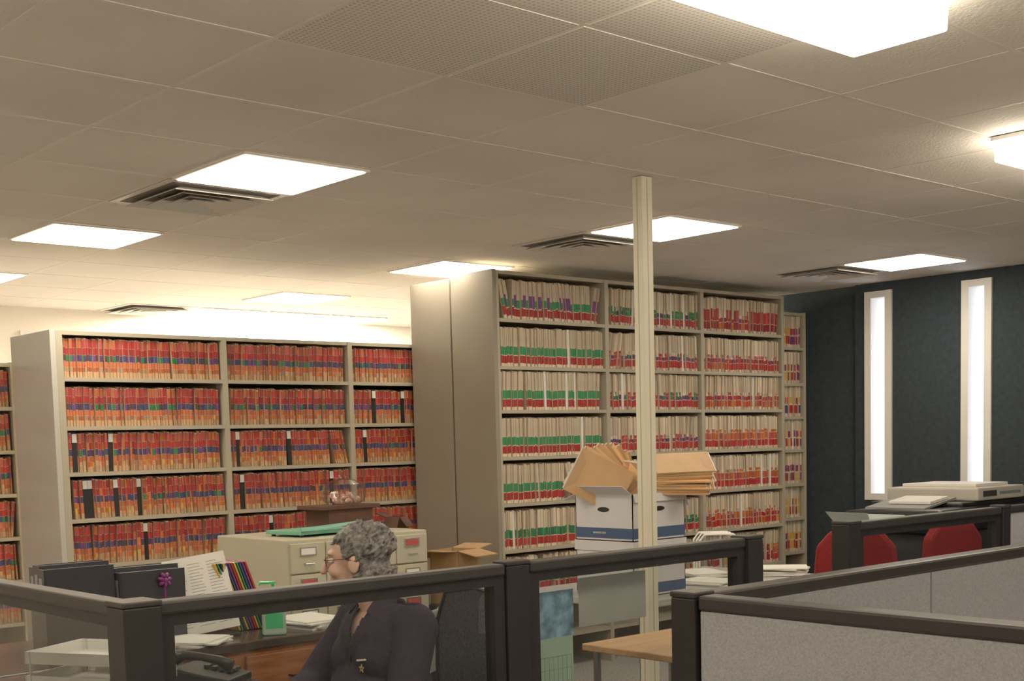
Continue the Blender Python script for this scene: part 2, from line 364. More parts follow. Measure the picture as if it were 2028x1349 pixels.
def fill(X0,X1,y,z,pats,budget,stuff,label,group,outs=(),maxlean=3,big=.09):
    x=X0+.006;lean=radians(random.uniform(-maxlean,maxlean));left=0
    if lean<0: x+=.2*sin(-lean)
    while True:
        if left<=0:
            left=random.randint(5,18);nl=radians(random.choice([0,random.uniform(-maxlean,maxlean),random.uniform(-2,2)]))
            if random.random()<big: nl=radians(random.choice([-1,1])*random.uniform(5,12));left=random.randint(3,9)
            x+=.245*max(0,(tan(lean)-tan(nl)));lean=nl
        fr=(x-X0)/(X1-X0)
        isout=any(abs(fr-o)<.013 for o in outs)
        p=random.choice(pats);w,h,mm,me=OUT if isout else random.choice(variants(p))
        if not isout and p[0]!='L' and random.random()<.03: w,h,mm,me=WHT
        adv=w/cos(lean)+random.choice([.0003,random.uniform(.0005,.0035)])
        endp=x+adv+max(0,h*tan(lean))
        if endp>X1-.004: break
        loc=Vector((x+adv/2,y+random.uniform(.004,.026),z+.0008+w/2*abs(sin(lean))))
        if isout or budget[0]>0:
            o=bpy.data.objects.new('out_guide' if isout else 'file_folder',me);o.location=loc;o.rotation_euler=(0,lean,0);COL.objects.link(o)
            if isout: tag(o,'black plastic out-guide standing among red-tabbed folders','file divider','black out-guides in the filing shelves')
            else: tag(o,label,'file folder',group);budget[0]-=1
        else:
            T=Matrix.Translation(loc)@Matrix.Rotation(lean,4,'Y');off=len(stuff.v)
            idx=[stuff.mi(q) for q in mm.mats]
            stuff.v+=[T@v for v in mm.v];stuff.f+=[[off+k for k in f] for f in mm.f];stuff.m+=[idx[k] for k in mm.m]
        x+=adv;left-=1
PR=[[['GP','G'],['GB','G','GB'],['RD','RD','RP']],
    [['G'],['GB','RB','RB'],['RP','RP','RB']],
    [['G'],['RB','GB'],['RP']],
    [['G'],['RB'],['O']],
    [['G'],['G','RB'],['O']],
    [['G'],['GB'],['O','RP']],
    [['G'],['GB'],['O','M']]]
stR=M();stL=M();bR=[210];bL=[85];b0=[0]
for s in range(3):
    for rw in range(7):
        a=RX[s]+(.032 if s==0 else .019);b=RX[s+1]-.019
        fill(a,b,6.075,RZ[rw+1],PR[rw][s],bR if rw<6 else b0,stR,'cream end-tab file folder with coloured label bands','cream file folders on the tall shelf',maxlean=6 if rw==0 else 3,big=.3 if rw==0 else .09)
outs=[[(),(),()],[(),(),(.18,.45)],[(.03,.24),(.05,.47),(.1,)],[(.08,.13,.28,.42),(.08,.83),()],[(.43,),(.3,),()],[(),(),()]]
for s in range(3):
    for rw in range(6):
        a=LX[s]+(.052 if s==0 else .019);b=LX[s+1]-.019
        fill(a,b,6.945,LZ[rw+1],['L'] if rw<2 else ['L','LO'],bL,stL,'end-tab file folder with red, blue and orange bands','red-tabbed file folders on the low shelf',outs[rw][s],maxlean=3)
for z in EZ[1:-1]: fill(EX[0]+.032,EX[1]-.014,6.115,z,['M'],b0,stR,'','')
for z in AZ[1:-1]: fill(AX[0]+.032,AX[1]-.014,7.765,z,['L'],b0,stL,'','')
for st,l in ((stR,'tightly packed cream file folders with coloured tabs'),(stL,'tightly packed red-tabbed file folders')):
    o=st.obj('file_folder');tag(o,l,'file folders');o['kind']='stuff'
# ------------------------------------------------------------------ cubicle panels
def glasspanel(L,H=1.15,label='',loc=(0,0,0),rz=0,fab=False):
    r=root('cubicle_partition',label,'partition',loc,rz);t=.027
    m=M().box(-.0,L,-t-.003,t+.003,H-.034,H,'cap');m.obj('top_cap',r,label='rounded charcoal top rail',bevel=.007)
    m=M().box(0,L,-t,t,.02,.10,'frame');m.obj('base_rail',r)
    for a in (.05,L-.05): M().tube([(a,0,0),(a,0,.02)],.02,'black').obj('levelling_foot',r)
    f=M();ht=H-.062
    if not fab:
        f.box(0,L,-.022,.022,ht,H-.034,'frame');f.box(0,L,-.022,.022,.60,.65,'frame');f.box(0,.04,-.022,.022,.65,ht,'frame');f.box(L-.04,L,-.022,.022,.65,ht,'frame')
        f.obj('window_frame',r)
        M().add([(.04,0,.65),(L-.04,0,.65),(L-.04,0,ht),(.04,0,ht)],[(0,1,2,3)],'glass').obj('glass_pane',r,label='smoky clear glass pane')
        M().box(.004,L-.004,-t+.004,t-.004,.10,.60,'fabric').obj('fabric_panel',r,label='grey fabric panel',bevel=.004)
    else:
        k=max(1,round(L/.95));
        for i in range(k):
            M().box(L*i/k+.003,L*(i+1)/k-.003,-t+.002,t-.002,.10,H-.034,'fabric').obj('fabric_panel',r,label='pale grey woven fabric panel',bevel=.004)
    return r
def post(loc,w=.08,H=1.155,wy=None):
    wy=wy or w
    r=root('partition_post','charcoal square post joining cubicle partitions','post',loc)
    M().box(-w/2,w/2,-wy/2,wy/2,0,H-.012,'frame').obj('post_body',r,bevel=.004)
    M().box(-w/2-.002,w/2+.002,-wy/2-.002,wy/2+.002,H-.012,H+.002,'cap').obj('post_cap',r,bevel=.004)
AY=2.84
glasspanel(1.095,loc=(1.375,AY,0),label='charcoal-framed cubicle partition with a clear glass top')
post((2.52,AY,0),.09,wy=.062)
glasspanel(1.03,loc=(2.57,AY,0),label='charcoal-framed glass partition with a calendar behind it')
post((3.645,AY,0),.08)
post((1.325,AY,0),.096)
glasspanel(1.9,loc=(1.325,AY+.05,0),rz=pi/2,label='charcoal-framed glass partition meeting the corner post')
post((2.235,1.90,0),.07)
glasspanel(3.8,loc=(2.275,1.90,0),label='pale grey fabric cubicle partition with charcoal rail',fab=True)
glasspanel(1.9,loc=(2.235,1.86,0),rz=-pi/2,label='pale grey fabric partition meeting a charcoal corner post',fab=True)
post((4.44,2.96,0),.085)
glasspanel(1.17,loc=(4.49,2.96,0),label='charcoal-framed glass partition by the copier')
post((5.70,2.96,0),.07)
glasspanel(1.6,loc=(5.74,2.96,0),label='pale grey fabric partition by the copier',fab=True)
# ------------------------------------------------------------------ filing cabinets
def cabinet(x,lab):
    r=root('filing_cabinet',lab,'filing cabinet',(x,5.62,0));w,d,h=.447,.73,1.04
    M().box(0,w,.012,d,0,h,'filec').obj('body',r,bevel=.006)
    for i in range(6):
        for j in range(2):
            z0=.05+i*.163;x0=.012+j*.215
            dr=M().box(x0,x0+.208,-.006,.012,z0,z0+.155,'filec').obj('drawer',r,bevel=.004)
            hd=M().box(x0+.05,x0+.15,-.012,-.006,z0+.09,z0+.135,'chrome').box(x0+.058,x0+.142,-.0135,-.012,z0+.097,z0+.128,'paper' if (i+j)%2 else 'pink')
            hd.obj('label_holder',dr,label='metal label holder with card')
            M().tube([(x0+.075,-.006,z0+.05),(x0+.075,-.025,z0+.05),(x0+.125,-.025,z0+.05),(x0+.125,-.006,z0+.05)],.004,'chrome').obj('handle',dr,label='small metal pull')
    return r
cabinet(3.47,'beige metal filing cabinet with small label-holder drawers')
cabinet(3.925,'beige metal filing cabinet holding clutter on top')
r=root('paper_trimmer','mint green paper trimmer with a cutting arm','paper trimmer',(3.80,5.90,1.04),.1)
M().box(-.20,.20,-.15,.15,.012,.032,'mint').obj('board',r,bevel=.004)
for a in (-.17,.17):
    for b in (-.12,.12): M().lathe([(.012,0),(.012,.012)],'black',10,Matrix.Translation((a,b,0))).obj('foot',r)
M().prism([(-.20,-.17,.035),(.16,-.17,.05),(.22,-.165,.075),(.16,-.16,.065),(-.20,-.155,.05)],(0,.008,0),'mint').obj('blade_arm',r)
M().tube([(.17,-.166,.06),(.24,-.166,.08)],.009,'black').obj('handle',r,label='black grip')
def openbox(name,label,loc,rz,w,d,h,mt,flap=.12,ang=(20,30,15,25),inner=None):
    r=root(name,label,'box',loc,rz);t=.005
    m=M().box(-w/2,w/2,-d/2,d/2,0,t,mt).box(-w/2,w/2,-d/2,-d/2+t,0,h,mt).box(-w/2,w/2,d/2-t,d/2,0,h,mt).box(-w/2,-w/2+t,-d/2,d/2,0,h,mt).box(w/2-t,w/2,-d/2,d/2,0,h,mt)
    m.obj('box_body',r)
    im=inner or mt
    for k in range(4):
        L,o=(w,d/2) if k%2==0 else (d,w/2);a=radians(ang[k])
        T=Matrix.Rotation(k*pi/2,4,'Z')@Matrix.Translation((0,-o,h))@Matrix.Rotation(-a,4,'X')
        M().box(-L/2+.004,L/2-.004,-flap,0,-t,0,im,T).obj('flap',r)
    return r
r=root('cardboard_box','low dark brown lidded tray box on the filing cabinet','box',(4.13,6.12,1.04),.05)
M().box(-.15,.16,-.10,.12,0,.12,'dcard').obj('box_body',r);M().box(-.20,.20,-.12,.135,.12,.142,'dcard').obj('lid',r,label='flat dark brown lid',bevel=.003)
r=root('candy_bag','clear plastic bag of pink wrapped candy','bag',(4.15,6.10,1.183),.2)
m=M()
for i in range(14):
    a=random.uniform(0,2*pi);q=random.uniform(0,.07);m.ell((q*cos(a)*1.3,q*sin(a),.015+random.uniform(0,.05)),(.018,.012,.011),'bagm',nu=8,nv=6,rot=Euler((random.random()*3,random.random()*3,random.random()*3)))
m.obj('wrapped_candy',r,label='pink wrapped candies')
m=M();prof=[(.08,0),(.12,.02),(.13,.07),(.11,.115),(.06,.14),(.02,.15),(.04,.165)]
m.lathe(prof,'film',18);m.obj('bag_film',r,label='clear crinkled film')
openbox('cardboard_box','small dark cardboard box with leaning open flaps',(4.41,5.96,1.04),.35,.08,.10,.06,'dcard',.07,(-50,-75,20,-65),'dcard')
openbox('cardboard_box','brown cardboard box with open flaps beside shelving',(4.61,5.68,.60),.25,.21,.20,.31,'card',.13,(-12,8,-25,4),'card')
r=root('storage_crate','dark crate standing on the floor under a box','crate',(4.61,5.68,0),.25);M().box(-.13,.13,-.12,.12,0,.60,'dgrey').obj('crate_body',r,bevel=.01);M().box(-.10,.10,-.126,-.12,.2,.25,'black').obj('grip',r)
# ------------------------------------------------------------------ work table with boxes
r=root('work_table','pale grey laminate work table under storage boxes','table',(4.30,3.98,0))
M().box(0,1.5,0,.85,.725,.76,'ltop').obj('tabletop',r,bevel=.006)
for a in (.1,1.4):
    for b in (.06,.79): M().tube([(a,b,0),(a,b,.725)],.02,'dgrey').obj('leg',r)
def banker(z,label,opened,h=.262):
    r=root('storage_box',label,'box',(4.60,4.30,z),0);w,d=.37,.38;t=.004
    m=M().box(-w/2,w/2,-d/2,d/2,0,t,'boxw').box(-w/2,w/2,-d/2,-d/2+t,0,h,'boxw').box(-w/2,w/2,d/2-t,d/2,0,h,'boxw').box(-w/2,-w/2+t,-d/2,d/2,0,h,'boxw').box(w/2-t,w/2,-d/2,d/2,0,h,'boxw')
    m.obj('box_body',r)
    m=M().box(-w/2-.001,w/2+.001,-d/2-.001,-d/2,.012,.062,'boxb').box(-w/2-.001,-w/2,-d/2-.001,d/2,.012,.062,'boxb');m.obj('blue_stripe',r,label='printed blue stripe')
    textmesh('BANKERS BOX',.013,'paper',r,(-w/2-.0014,.07,.034),(pi/2,0,-pi/2),'small white printed lettering')
    M().add([(cos(q*pi/8)*.04,-d/2-.001,.15+sin(q*pi/8)*.012) for q in range(16)],[list(range(16))],'black').obj('hand_hole',r,label='dark oval hand hole')
    M().add([(-w/2-.001,cos(q*pi/8)*.04,.15+sin(q*pi/8)*.012) for q in range(16)],[list(range(16))],'black').obj('hand_hole',r,label='dark oval hand hole')
    if opened:
        for k,(a,fl) in enumerate(((75,.04),(-60,.08),(-20,.10),(35,.07))):
            L,o_=(w,d/2) if k%2==0 else (d,w/2)
            T=Matrix.Rotation(k*pi/2,4,'Z')@Matrix.Translation((0,-o_-.004,h))@Matrix.Rotation(radians(a if k in(0,) else -a),4,'X')
            M().box(-L/2+.004,L/2-.004,-fl,0,-.003,0,'boxw',T).obj('flap',r)
    else: M().box(-w/2-.006,w/2+.006,-d/2-.006,d/2+.006,h-.045,h+.003,'boxw').obj('lid',r)
banker(.76,'white and blue cardboard storage box with lid',False)
banker(1.026,'open white and blue storage box overflowing with envelopes',True,.225)
e=M();e.box(-.11,.11,-.004,.004,0,.28,'manila');e.prism([(-.11,-.0041,.28),(.11,-.0041,.28),(.05,-.0047,.235),(-.05,-.0047,.235)],(0,-.0006,0),'fold2');e.box(-.105,.105,-.0015,.0015,.28,.286,'paper')
eme=e.mesh('envelope')
def env(loc,rot,grp,lab):
    o=bpy.data.objects.new('envelope',eme);o.matrix_world=Matrix.Translation(loc)@rot;COL.objects.link(o);tag(o,lab,'envelope',grp)
base=Matrix.Rotation(-radians(41.7),4,'Z');B3=base.to_3x3()
def RY(a): return Matrix.Rotation(radians(a),4,'Y')
def RXm(a): return Matrix.Rotation(radians(a),4,'X')
for i in range(12):
    a=12+i*4.5+random.uniform(-1.5,1.5)
    p=Vector((4.60,4.30,1.13+.125*sin(radians(a))+random.uniform(-.012,.008)))+B3@Vector((-.03,(i-6)*-.016,0))
    env(p,base@RY(-a)@RXm(random.uniform(-2,2)),'manila envelopes fanned in the storage box','manila envelope fanned upright in an open storage box')
for i in range(4):
    p=Vector((4.62,4.29,1.115+random.uniform(-.02,.01)))+B3@Vector((.03,(2-i)*.03,0))
    env(p,base@RY(-6+i*6)@RXm(random.uniform(-1,1)),'manila envelopes upright in the box','manila envelope standing upright in a storage box')
for i in range(11):
    th=66;nn=Vector((0,-cos(radians(th)),sin(radians(th))))
    p=Vector((4.60,4.30,1.290))+B3@(Vector((.10+random.uniform(-.025,.025),-.03,0))+nn*(.0105*i))
    env(p,base@RXm(-th)@RY(100-i*1.6+random.uniform(-7,7)),'manila envelopes stacked over the box','manila envelope lying in a loose stack over a storage box')
def papers(loc,rz,n,label,w=.216,d=.28,mt='paper'):
    r=root('paper_stack',label,'papers',loc,rz);z=0
    for i in range(n):
        T=Matrix.Rotation(random.uniform(-.25,.25),4,'Z')@Matrix.Translation((random.uniform(-.02,.02),random.uniform(-.02,.02),0))
        M().box(-w/2,w/2,-d/2,d/2,z,z+.006,mt,T).obj('sheet_bundle',r);z+=.0065
    return r
papers((5.05,4.2,.76),.3,4,'loose white papers spread on the work table')
papers((5.33,4.45,.76),-.3,5,'uneven stack of white papers on the work table')
papers((5.60,4.16,.76),.5,8,'stack of white papers at the table end')
r=root('wire_rack','white tubular wire rack standing on the work table','rack',(5.66,4.62,.76),-.7)
for y in (-.09,.0,.09): M().tube([(-.12,y,0),(-.12,y,.17),(-.09,y,.21),(.07,y,.21),(.12,y,.17),(.12,y,0)],.006,'white').obj('hoop',r)
M().tube([(-.12,-.09,.006),(-.12,.09,.006)],.006,'white').obj('foot_bar',r);M().tube([(.12,-.09,.006),(.12,.09,.006)],.006,'white').obj('foot_bar',r)
r=root('side_table','small oak-topped side table on thin legs','table',(3.34,2.92,0))
M().box(0,.50,0,.46,.725,.75,'lwood').obj('tabletop',r,bevel=.004)
for a in (.04,.46):
    for b in (.04,.42): M().tube([(a,b,0),(a,b,.725)],.014,'chrome').obj('leg',r)
r=root('side_chair','grey side chair with thin wire legs','chair',(3.10,3.72,0),.5)
M().box(-.2,.2,-.2,.2,.43,.46,'mgrey').obj('seat',r,bevel=.01)
M().box(-.18,.18,.19,.21,.62,.86,'mgrey').obj('backrest',r,bevel=.008)
for a in (-.18,.18):
    M().tube([(a,-.18,0),(a,-.18,.43)],.010,'chrome').obj('leg',r);M().tube([(a,.22,0),(a,.19,.43),(a,.215,.86)],.010,'chrome').obj('leg',r)
r=root('wall_calendar','hanging calendar with a blue seaside picture','calendar',(2.70,AY+.012,.0))
M().box(-.075,.085,0,.004,.90,1.045,'skyblue').obj('picture_page',r,label='blue and white picture')
m=M().box(-.07,.08,0,.003,.66,.90,'mintp')
for i in range(5): m.box(-.062,.072,-.0006,0,.68+i*.04,.681+i*.04,'mgrey')
for i in range(8): m.box(-.062+i*.019,-.0612+i*.019,-.0006,0,.68,.84,'mgrey')
m.obj('month_page',r,label='pale green month page with a date grid')
tag(M().box(0,.31,0,.002,0,.155,'ltop').obj('posted_sheet',loc=(2.81,AY+.012,.92)),'pale grey sheet taped behind the glass','paper')
# ------------------------------------------------------------------ desk area
r=root('wooden_desk','red-brown wooden desk with drawers and a dark top','desk',(1.42,4.39,0))
M().box(0,1.62,0,.75,.725,.76,'dtop').obj('desktop',r,bevel=.006)
M().box(.02,1.60,.03,.72,.05,.725,'dwood').obj('body',r,bevel=.004)
M().box(.05,1.57,.06,.70,0,.05,'dwood').obj('plinth',r)
for i in range(3):
    for j in range(3):
        x0=.05+i*.52;z0=.07+j*.215
        d=M().box(x0,x0+.47,.012,.03,z0,z0+.2,'dwood').obj('drawer',r,bevel=.006)
        M().tube([(x0+.19,.012,z0+.1),(x0+.19,-.012,z0+.1),(x0+.28,-.012,z0+.1),(x0+.28,.012,z0+.1)],.005,'black').obj('handle',d,label='dark metal pull')
r=root('return_desk','dark laminate side desk along the glass partition','desk',(1.385,3.0,0))
M().box(0,.735,0,1.37,.725,.755,'dtop').obj('desktop',r,bevel=.005)
for a in (.05,.685):
    for b in (.05,1.32): M().box(a-.02,a+.02,b-.02,b+.02,0,.725,'dgrey').obj('leg',r)
bm_=M();bm_.box(0,.006,0,.27,0,.29,'bind').box(.056,.062,0,.27,0,.29,'bind').box(0,.062,-.003,.004,0,.29,'bind').box(.008,.054,.012,.26,.01,.287,'mgrey').box(.018,.045,-.0045,-.003,.17,.26,'mgrey')
bme=bm_.mesh('binder')
for x,y,k in ((1.84,4.74,1.10),(1.85,4.805,1.14),(1.86,4.87,1.10),(2.125,4.72,.98),(2.13,4.785,1.03),(2.135,4.85,1.01)):
    o=bpy.data.objects.new('binder',bme);o.location=(x,y,.761);o.rotation_euler=(0,0,-pi/2);o.scale=(1,1,k);COL.objects.link(o);tag(o,'dark ring binder standing cover-out on the wooden desk','binder','dark binders on the desk')
r=root('ribbon_bow','shiny purple ribbon bow tied on a binder','bow',(2.30,4.64,.975))
m=M()
for k in range(7):
    a=k*2*pi/7+.2;m.ell((cos(a)*.014,0,.03+sin(a)*.016),(.016,.014,.008),'pur',rot=Euler((0,-a,0)),nu=10,nv=6)
m.ell((0,-.008,.03),.010,'pur');m.obj('loops',r,smooth=True)
M().tube([(0,0,-.214),(0,0,.03)],.003,'pur').obj('ribbon_tail',r)
r=root('document_holder','upright document holder showing a printed white sheet','document holder',(2.365,4.68,.76),-.35)
T=Matrix.Rotation(radians(-14),4,'X')@Matrix.Rotation(radians(-8),4,'Y')
M().box(0,.25,-.012,0,.0,.315,'paper',T).obj('printed_sheet',r,label='white sheet printed with dense lists')
m=M()
for c in range(3):
    for l in range(21):
        m.box(.015+c*.078,.015+c*.078+random.uniform(.04,.065),-.0124,-.012,.03+l*.0126,.0322+l*.0126,'mgrey',T)
m.obj('print_lines',r,label='grey printed text lines');M().box(-.01,.24,-.06,.06,0,.012,'black').obj('holder_base',r)
for i,c in enumerate(('yel','green','black','yel','blue','purp','red','yel','green','blue','purp','red')):
    me=M().box(0,.007,0,.24,0,.30,c).box(.0075,.0100,.004,.235,0,.295,'black').mesh('coloured_folder')
    o=bpy.data.objects.new('coloured_folder',me);o.location=(2.63+i*.0125,4.66,.7635);o.rotation_euler=(0,radians(-20),0);COL.objects.link(o);tag(o,'bright coloured plastic folder leaning on the desk','folder','rainbow folders on the desk')
r=root('pump_bottle','clear hand sanitizer pump bottle with lime green pump','bottle',(2.68,4.47,.76),-.5)
M().prism([(-.045,-.028,0),(.045,-.028,0),(.048,0,0),(.045,.028,0),(-.045,.028,0),(-.048,0,0)],(0,0,.12),'mintp').obj('bottle_body',r,bevel=.008)
M().box(-.034,.034,-.0295,-.028,.03,.09,'lime').obj('label_sticker',r,label='green label')
m=M().lathe([(.03,.12),(.016,.14),(.016,.155),(.006,.157),(.006,.205),(.014,.206),(.014,.216)],'lime');m.obj('pump',r,smooth=False)
M().tube([(0,0,.211),(-.05,0,.213),(-.055,0,.203)],.006,'lime').obj('nozzle',r)
papers((2.92,4.60,.76),.2,5,'loose white papers on the wooden desk')
papers((2.34,4.54,.76),.6,3,'yellow and white papers on the wooden desk')
r=root('telephone','black desk telephone with handset','telephone',(1.99,3.72,.755),.6)
M().prism([(-.09,-.10,0),(-.09,.10,0),(-.09,.10,.06),(-.09,-.10,.025)],(.18,0,0),'black').obj('phone_base',r,bevel=.006)
M().tube([(-.06,-.10,.065),(-.06,-.06,.085),(-.06,.0,.095),(-.06,.06,.10),(-.06,.10,.085)],[.022,.016,.013,.016,.024],'black').obj('handset',r,smooth=True)
m=M()
for i in range(4):
    for j in range(3): m.box(.0+j*.026,.018+j*.026,-.07+i*.026,-.052+i*.026,.034+i*.0046,.044+i*.0046,'dgrey')
m.obj('keypad',r)
r=root('desk_tray','white plastic desk tray on the side desk','tray',(1.58,3.62,.755),.5)
for z in (0,.07,.14):
    m=M().box(-.13,.13,-.17,.17,z+.005,z+.009,'white').box(-.13,-.126,-.17,.17,z+.009,z+.04,'white').box(.126,.13,-.17,.17,z+.009,z+.04,'white').box(-.13,.13,.166,.17,z+.009,z+.04,'white')
    m.obj('tray',r)
for a in (-.128,.128):
    for b in (-.15,.15): M().tube([(a,b,0),(a,b,.18)],.004,'chrome').obj('riser',r)
r=root('scissors','scissors with purple handles in a cup','scissors',(1.50,3.27,.80),.2)
M().prism([(-.004,0,0),(.004,0,0),(.008,0,.12),(-.008,0,.12)],(0,.003,0),'chrome').obj('blades',r)
for s in (-1,1): M().tube([(s*.018+cos(t*pi/6)*.016,0,.15+sin(t*pi/6)*.028) for t in range(13)],.005,'pur',8).obj('handle',r,label='purple loop handle')
r=root('pen_cup','black mesh pen cup','cup',(1.50,3.27,.755));M().lathe([(.036,0),(.04,.09),(.037,.09),(.033,.01)],'black').obj('cup_body',r)
# ------------------------------------------------------------------ copier area
r=root('copier','office copier with black body and beige lid','copier',(6.80,3.90,0))
M().box(.05,1.3,.05,.60,0,.90,'dgrey').obj('body',r,bevel=.012)
M().prism([(.0,.02,.91),(.0,.65,.91),(-.02,.65,1.04),(-.06,-.04,1.06),(-.05,-.07,1.0)],(1.45,0,0),'black').obj('upper_housing',r,bevel=.03)
M().box(.24,1.42,-.01,.62,1.05,1.085,'black').obj('scanner_bed',r,bevel=.012)
M().box(.40,.98,-.02,.60,1.086,1.165,'beige').obj('lid',r,bevel=.012,label='beige plastic lid')
M().box(.46,.62,-.024,-.02,1.11,1.145,'dgrey').box(.66,.92,-.024,-.02,1.12,1.135,'bgrey').obj('control_panel',r,label='dark button panel')
M().box(1.0,1.50,.0,.60,1.086,1.13,'bgrey').obj('output_tray',r,bevel=.010,label='blue-grey tray')
M().ell((1.08,.10,1.13),(.07,.06,.03),'black').obj('hinge_cover',r,smooth=True)
M().box(.50,.90,.05,.55,1.165,1.185,'white').obj('document_cover',r,bevel=.003)
M().prism([(.0,.1,1.05),(.0,.5,1.05),(.36,.5,1.10),(.36,.1,1.10)],(0,0,.012),'mgrey').obj('document_feeder',r,label='grey feeder tray')
M().prism([(.10,.12,1.08),(.10,.40,1.08),(.30,.40,1.105),(.30,.12,1.105)],(0,0,.015),'paper').obj('paper_sheet',r)
r=root('paper_tray','pale translucent plastic output tray on a stand','tray',(6.50,4.20,0),-.1)
M().prism([(-.12,-.13,.98),(.12,-.13,.96),(.12,.13,.96),(-.12,.13,.98)],(0,0,.01),'teal').obj('tray_floor',r)
M().prism([(-.12,-.13,.99),(-.12,.13,.99),(-.18,.15,1.06),(-.18,-.15,1.06)],(.006,0,0),'teal').obj('tray_wall',r)
M().prism([(.12,-.13,.97),(.12,.13,.97),(.16,.15,1.03),(.16,-.15,1.03)],(.006,0,0),'teal').obj('tray_wall',r)
M().tube([(0,0,0.03),(0,0,.96)],.018,'dgrey').obj('stand',r);M().lathe([(.14,0),(.14,.02),(.03,.035)],'dgrey').obj('base',r)
def redchair(loc,rz):
    r=root('office_chair','red upholstered office chair','chair',loc,rz,'red office chairs')
    M().box(-.21,.21,-.21,.20,.42,.49,'rchair').obj('seat',r,bevel=.03)
    m=M()
    pts=[(-.19,.62),(-.20,.80),(-.185,.97),(-.12,1.045),(0,1.07),(.12,1.045),(.185,.97),(.20,.80),(.19,.62),(.11,.56),(-.11,.56)]
    m.prism([(a,.21,b) for a,b in pts],(0,.06,0),'rchair');m.obj('backrest',r,bevel=.02)
    M().tube([(0,.2,.40),(0,.28,.5),(0,.27,.75)],.02,'black').obj('back_support',r)
    M().tube([(0,0,.08),(0,0,.42)],.025,'black').obj('column',r)
    for k in range(5):
        a=k*2*pi/5;M().tube([(0,0,.11),(.22*cos(a),.22*sin(a),.07)],[.03,.016],'black').obj('base_arm',r)
        M().ell((.22*cos(a),.22*sin(a),.03),.03,'black').obj('caster',r)
    return r
rc=redchair((5.49,3.59,0),2.1);dup(rc,(6.05,3.60,0),2.9)
# ------------------------------------------------------------------ office chair of the person
r=root('office_chair','dark high-back office chair with a grey garment draped over','chair',(2.64,3.49,0),-pi/2)
M().box(-.24,.24,-.24,.20,.40,.448,'dgrey').obj('seat',r,bevel=.022)
m=M();pts=[(-.17,.52),(-.20,.70),(-.205,.86),(-.16,.97),(0,.995),(.16,.97),(.205,.86),(.20,.70),(.17,.52)]
m.prism([(a,.245+.06*(b-.5),b) for a,b in pts],(0,.008,0),'mesh');m.obj('backrest',r,label='woven mesh back')
M().tube([(a,.249+.06*(b-.5),b) for a,b in pts]+[(-.17,.249,.52)],.011,'black').obj('back_frame',r)
M().prism([(.02,.262,.70),(.03,.266,.95),(.06,.272,1.0),(.15,.272,.985),(.17,.266,.93),(.165,.262,.68),(.10,.262,.66)],(0,.022,0),'cloth').obj('draped_garment',r,label='grey knitted garment',bevel=.008)
M().tube([(0,.1,.40),(0,.27,.42),(0,.29,.60)],.02,'black').obj('back_support',r)
for s in (-1,1): M().tube([(s*.24,.08,.43),(s*.29,.06,.5),(s*.29,.04,.60)],.014,'black').obj('arm_post',r);M().box(s*.29-.03,s*.29+.03,-.10,.14,.60,.625,'black').obj('armrest',r,bevel=.01)
M().tube([(0,0,.08),(0,0,.40)],.026,'black').obj('column',r)
for k in range(5):
    a=k*2*pi/5+.3;M().tube([(0,0,.11),(.28*cos(a),.28*sin(a),.07)],[.03,.016],'black').obj('base_arm',r);M().ell((.28*cos(a),.28*sin(a),.03),.03,'black').obj('caster',r)
# ------------------------------------------------------------------ person
def remesh(m,name,parent,voxel,smooth=6,label=None):
    o=m.obj(name);md=o.modifiers.new('r','REMESH');md.mode='VOXEL';md.voxel_size=voxel
    s=o.modifiers.new('s','SMOOTH');s.iterations=smooth;s.factor=.5
    dg=bpy.context.evaluated_depsgraph_get();me=bpy.data.meshes.new_from_object(o.evaluated_get(dg));mats=list(o.data.materials)
    o.modifiers.clear();o.data=me
    for p in me.polygons: p.use_smooth=True
    if len(me.materials)==0:
        for q in mats: me.materials.append(q)
    if parent: o.parent=parent
    if label: o['label']=label
    return o
P=root('person','person in a dark fleece jacket and glasses, sitting at a desk','person',(2.55,3.50,0),pi)
HC=Vector((.094,-.053,1.126));HT=Matrix.Translation(HC)@Matrix.Rotation(radians(-46),4,'Z')@Matrix.Rotation(radians(3),4,'Y')
def torso(m,g,mt):
    m.ell((0,0,.57),(.15+g,.185+g,.12+g),mt);m.ell((.045,0,.68),(.15+g,.17+g,.14+g),mt);m.ell((.03,0,.84),(.12+g,.168+g,.14+g),mt)
    for s in (-1,1):
        m.ell((.02,s*.145,.915),(.062+g,.065+g,.055+g),mt);m.ell((.10,s*.07,.80),(.06+g,.065+g,.065+g),mt)
    m.ell((.03,0,.935),(.055+g,.13+g,.05+g),mt)
def arms(m,g,mt,cut=False):
    for s in (-1,1):
        sh=(.02,s*.17,.905);el=(.13,s*.235,.68) if s>0 else (.17,s*.225,.70);wr=(.34,s*.12,.675)
        m.tube([sh,Vector(sh).lerp(Vector(el),.5),el],[.054+g,.050+g,.043+g],mt,14);m.ell(sh,.057+g,mt);m.ell(el,.044+g,mt)
        w2=Vector(el).lerp(Vector(wr),.93) if cut else Vector(wr)
        m.tube([el,Vector(el).lerp(w2,.4),w2],[.042+g,.037+g,.025+g],mt,14)
def legs(m,g,mt):
    for s in (-1,1):
        h=(.02,s*.09,.545);k=(.43,s*.11,.55);a=(.40,s*.12,.10)
        m.tube([h,Vector(h).lerp(Vector(k),.5),k],[.088+g,.076+g,.058+g],mt,14);m.ell(k,.058+g,mt)
        m.tube([k,Vector(k).lerp(Vector(a),.35),a],[.056+g,.054+g,.034+g],mt,14)
b=M();torso(b,0,'skin');arms(b,0,'skin');legs(b,0,'skin')
b.tube([(.03,0,.93),HC+Vector((-.015,.01,-.055))],[.06,.05],'skin',16)
b.ell((-.012,0,.022),(.096,.074,.092),'skin',HT);b.ell((.028,0,-.035),(.064,.056,.078),'skin',HT)
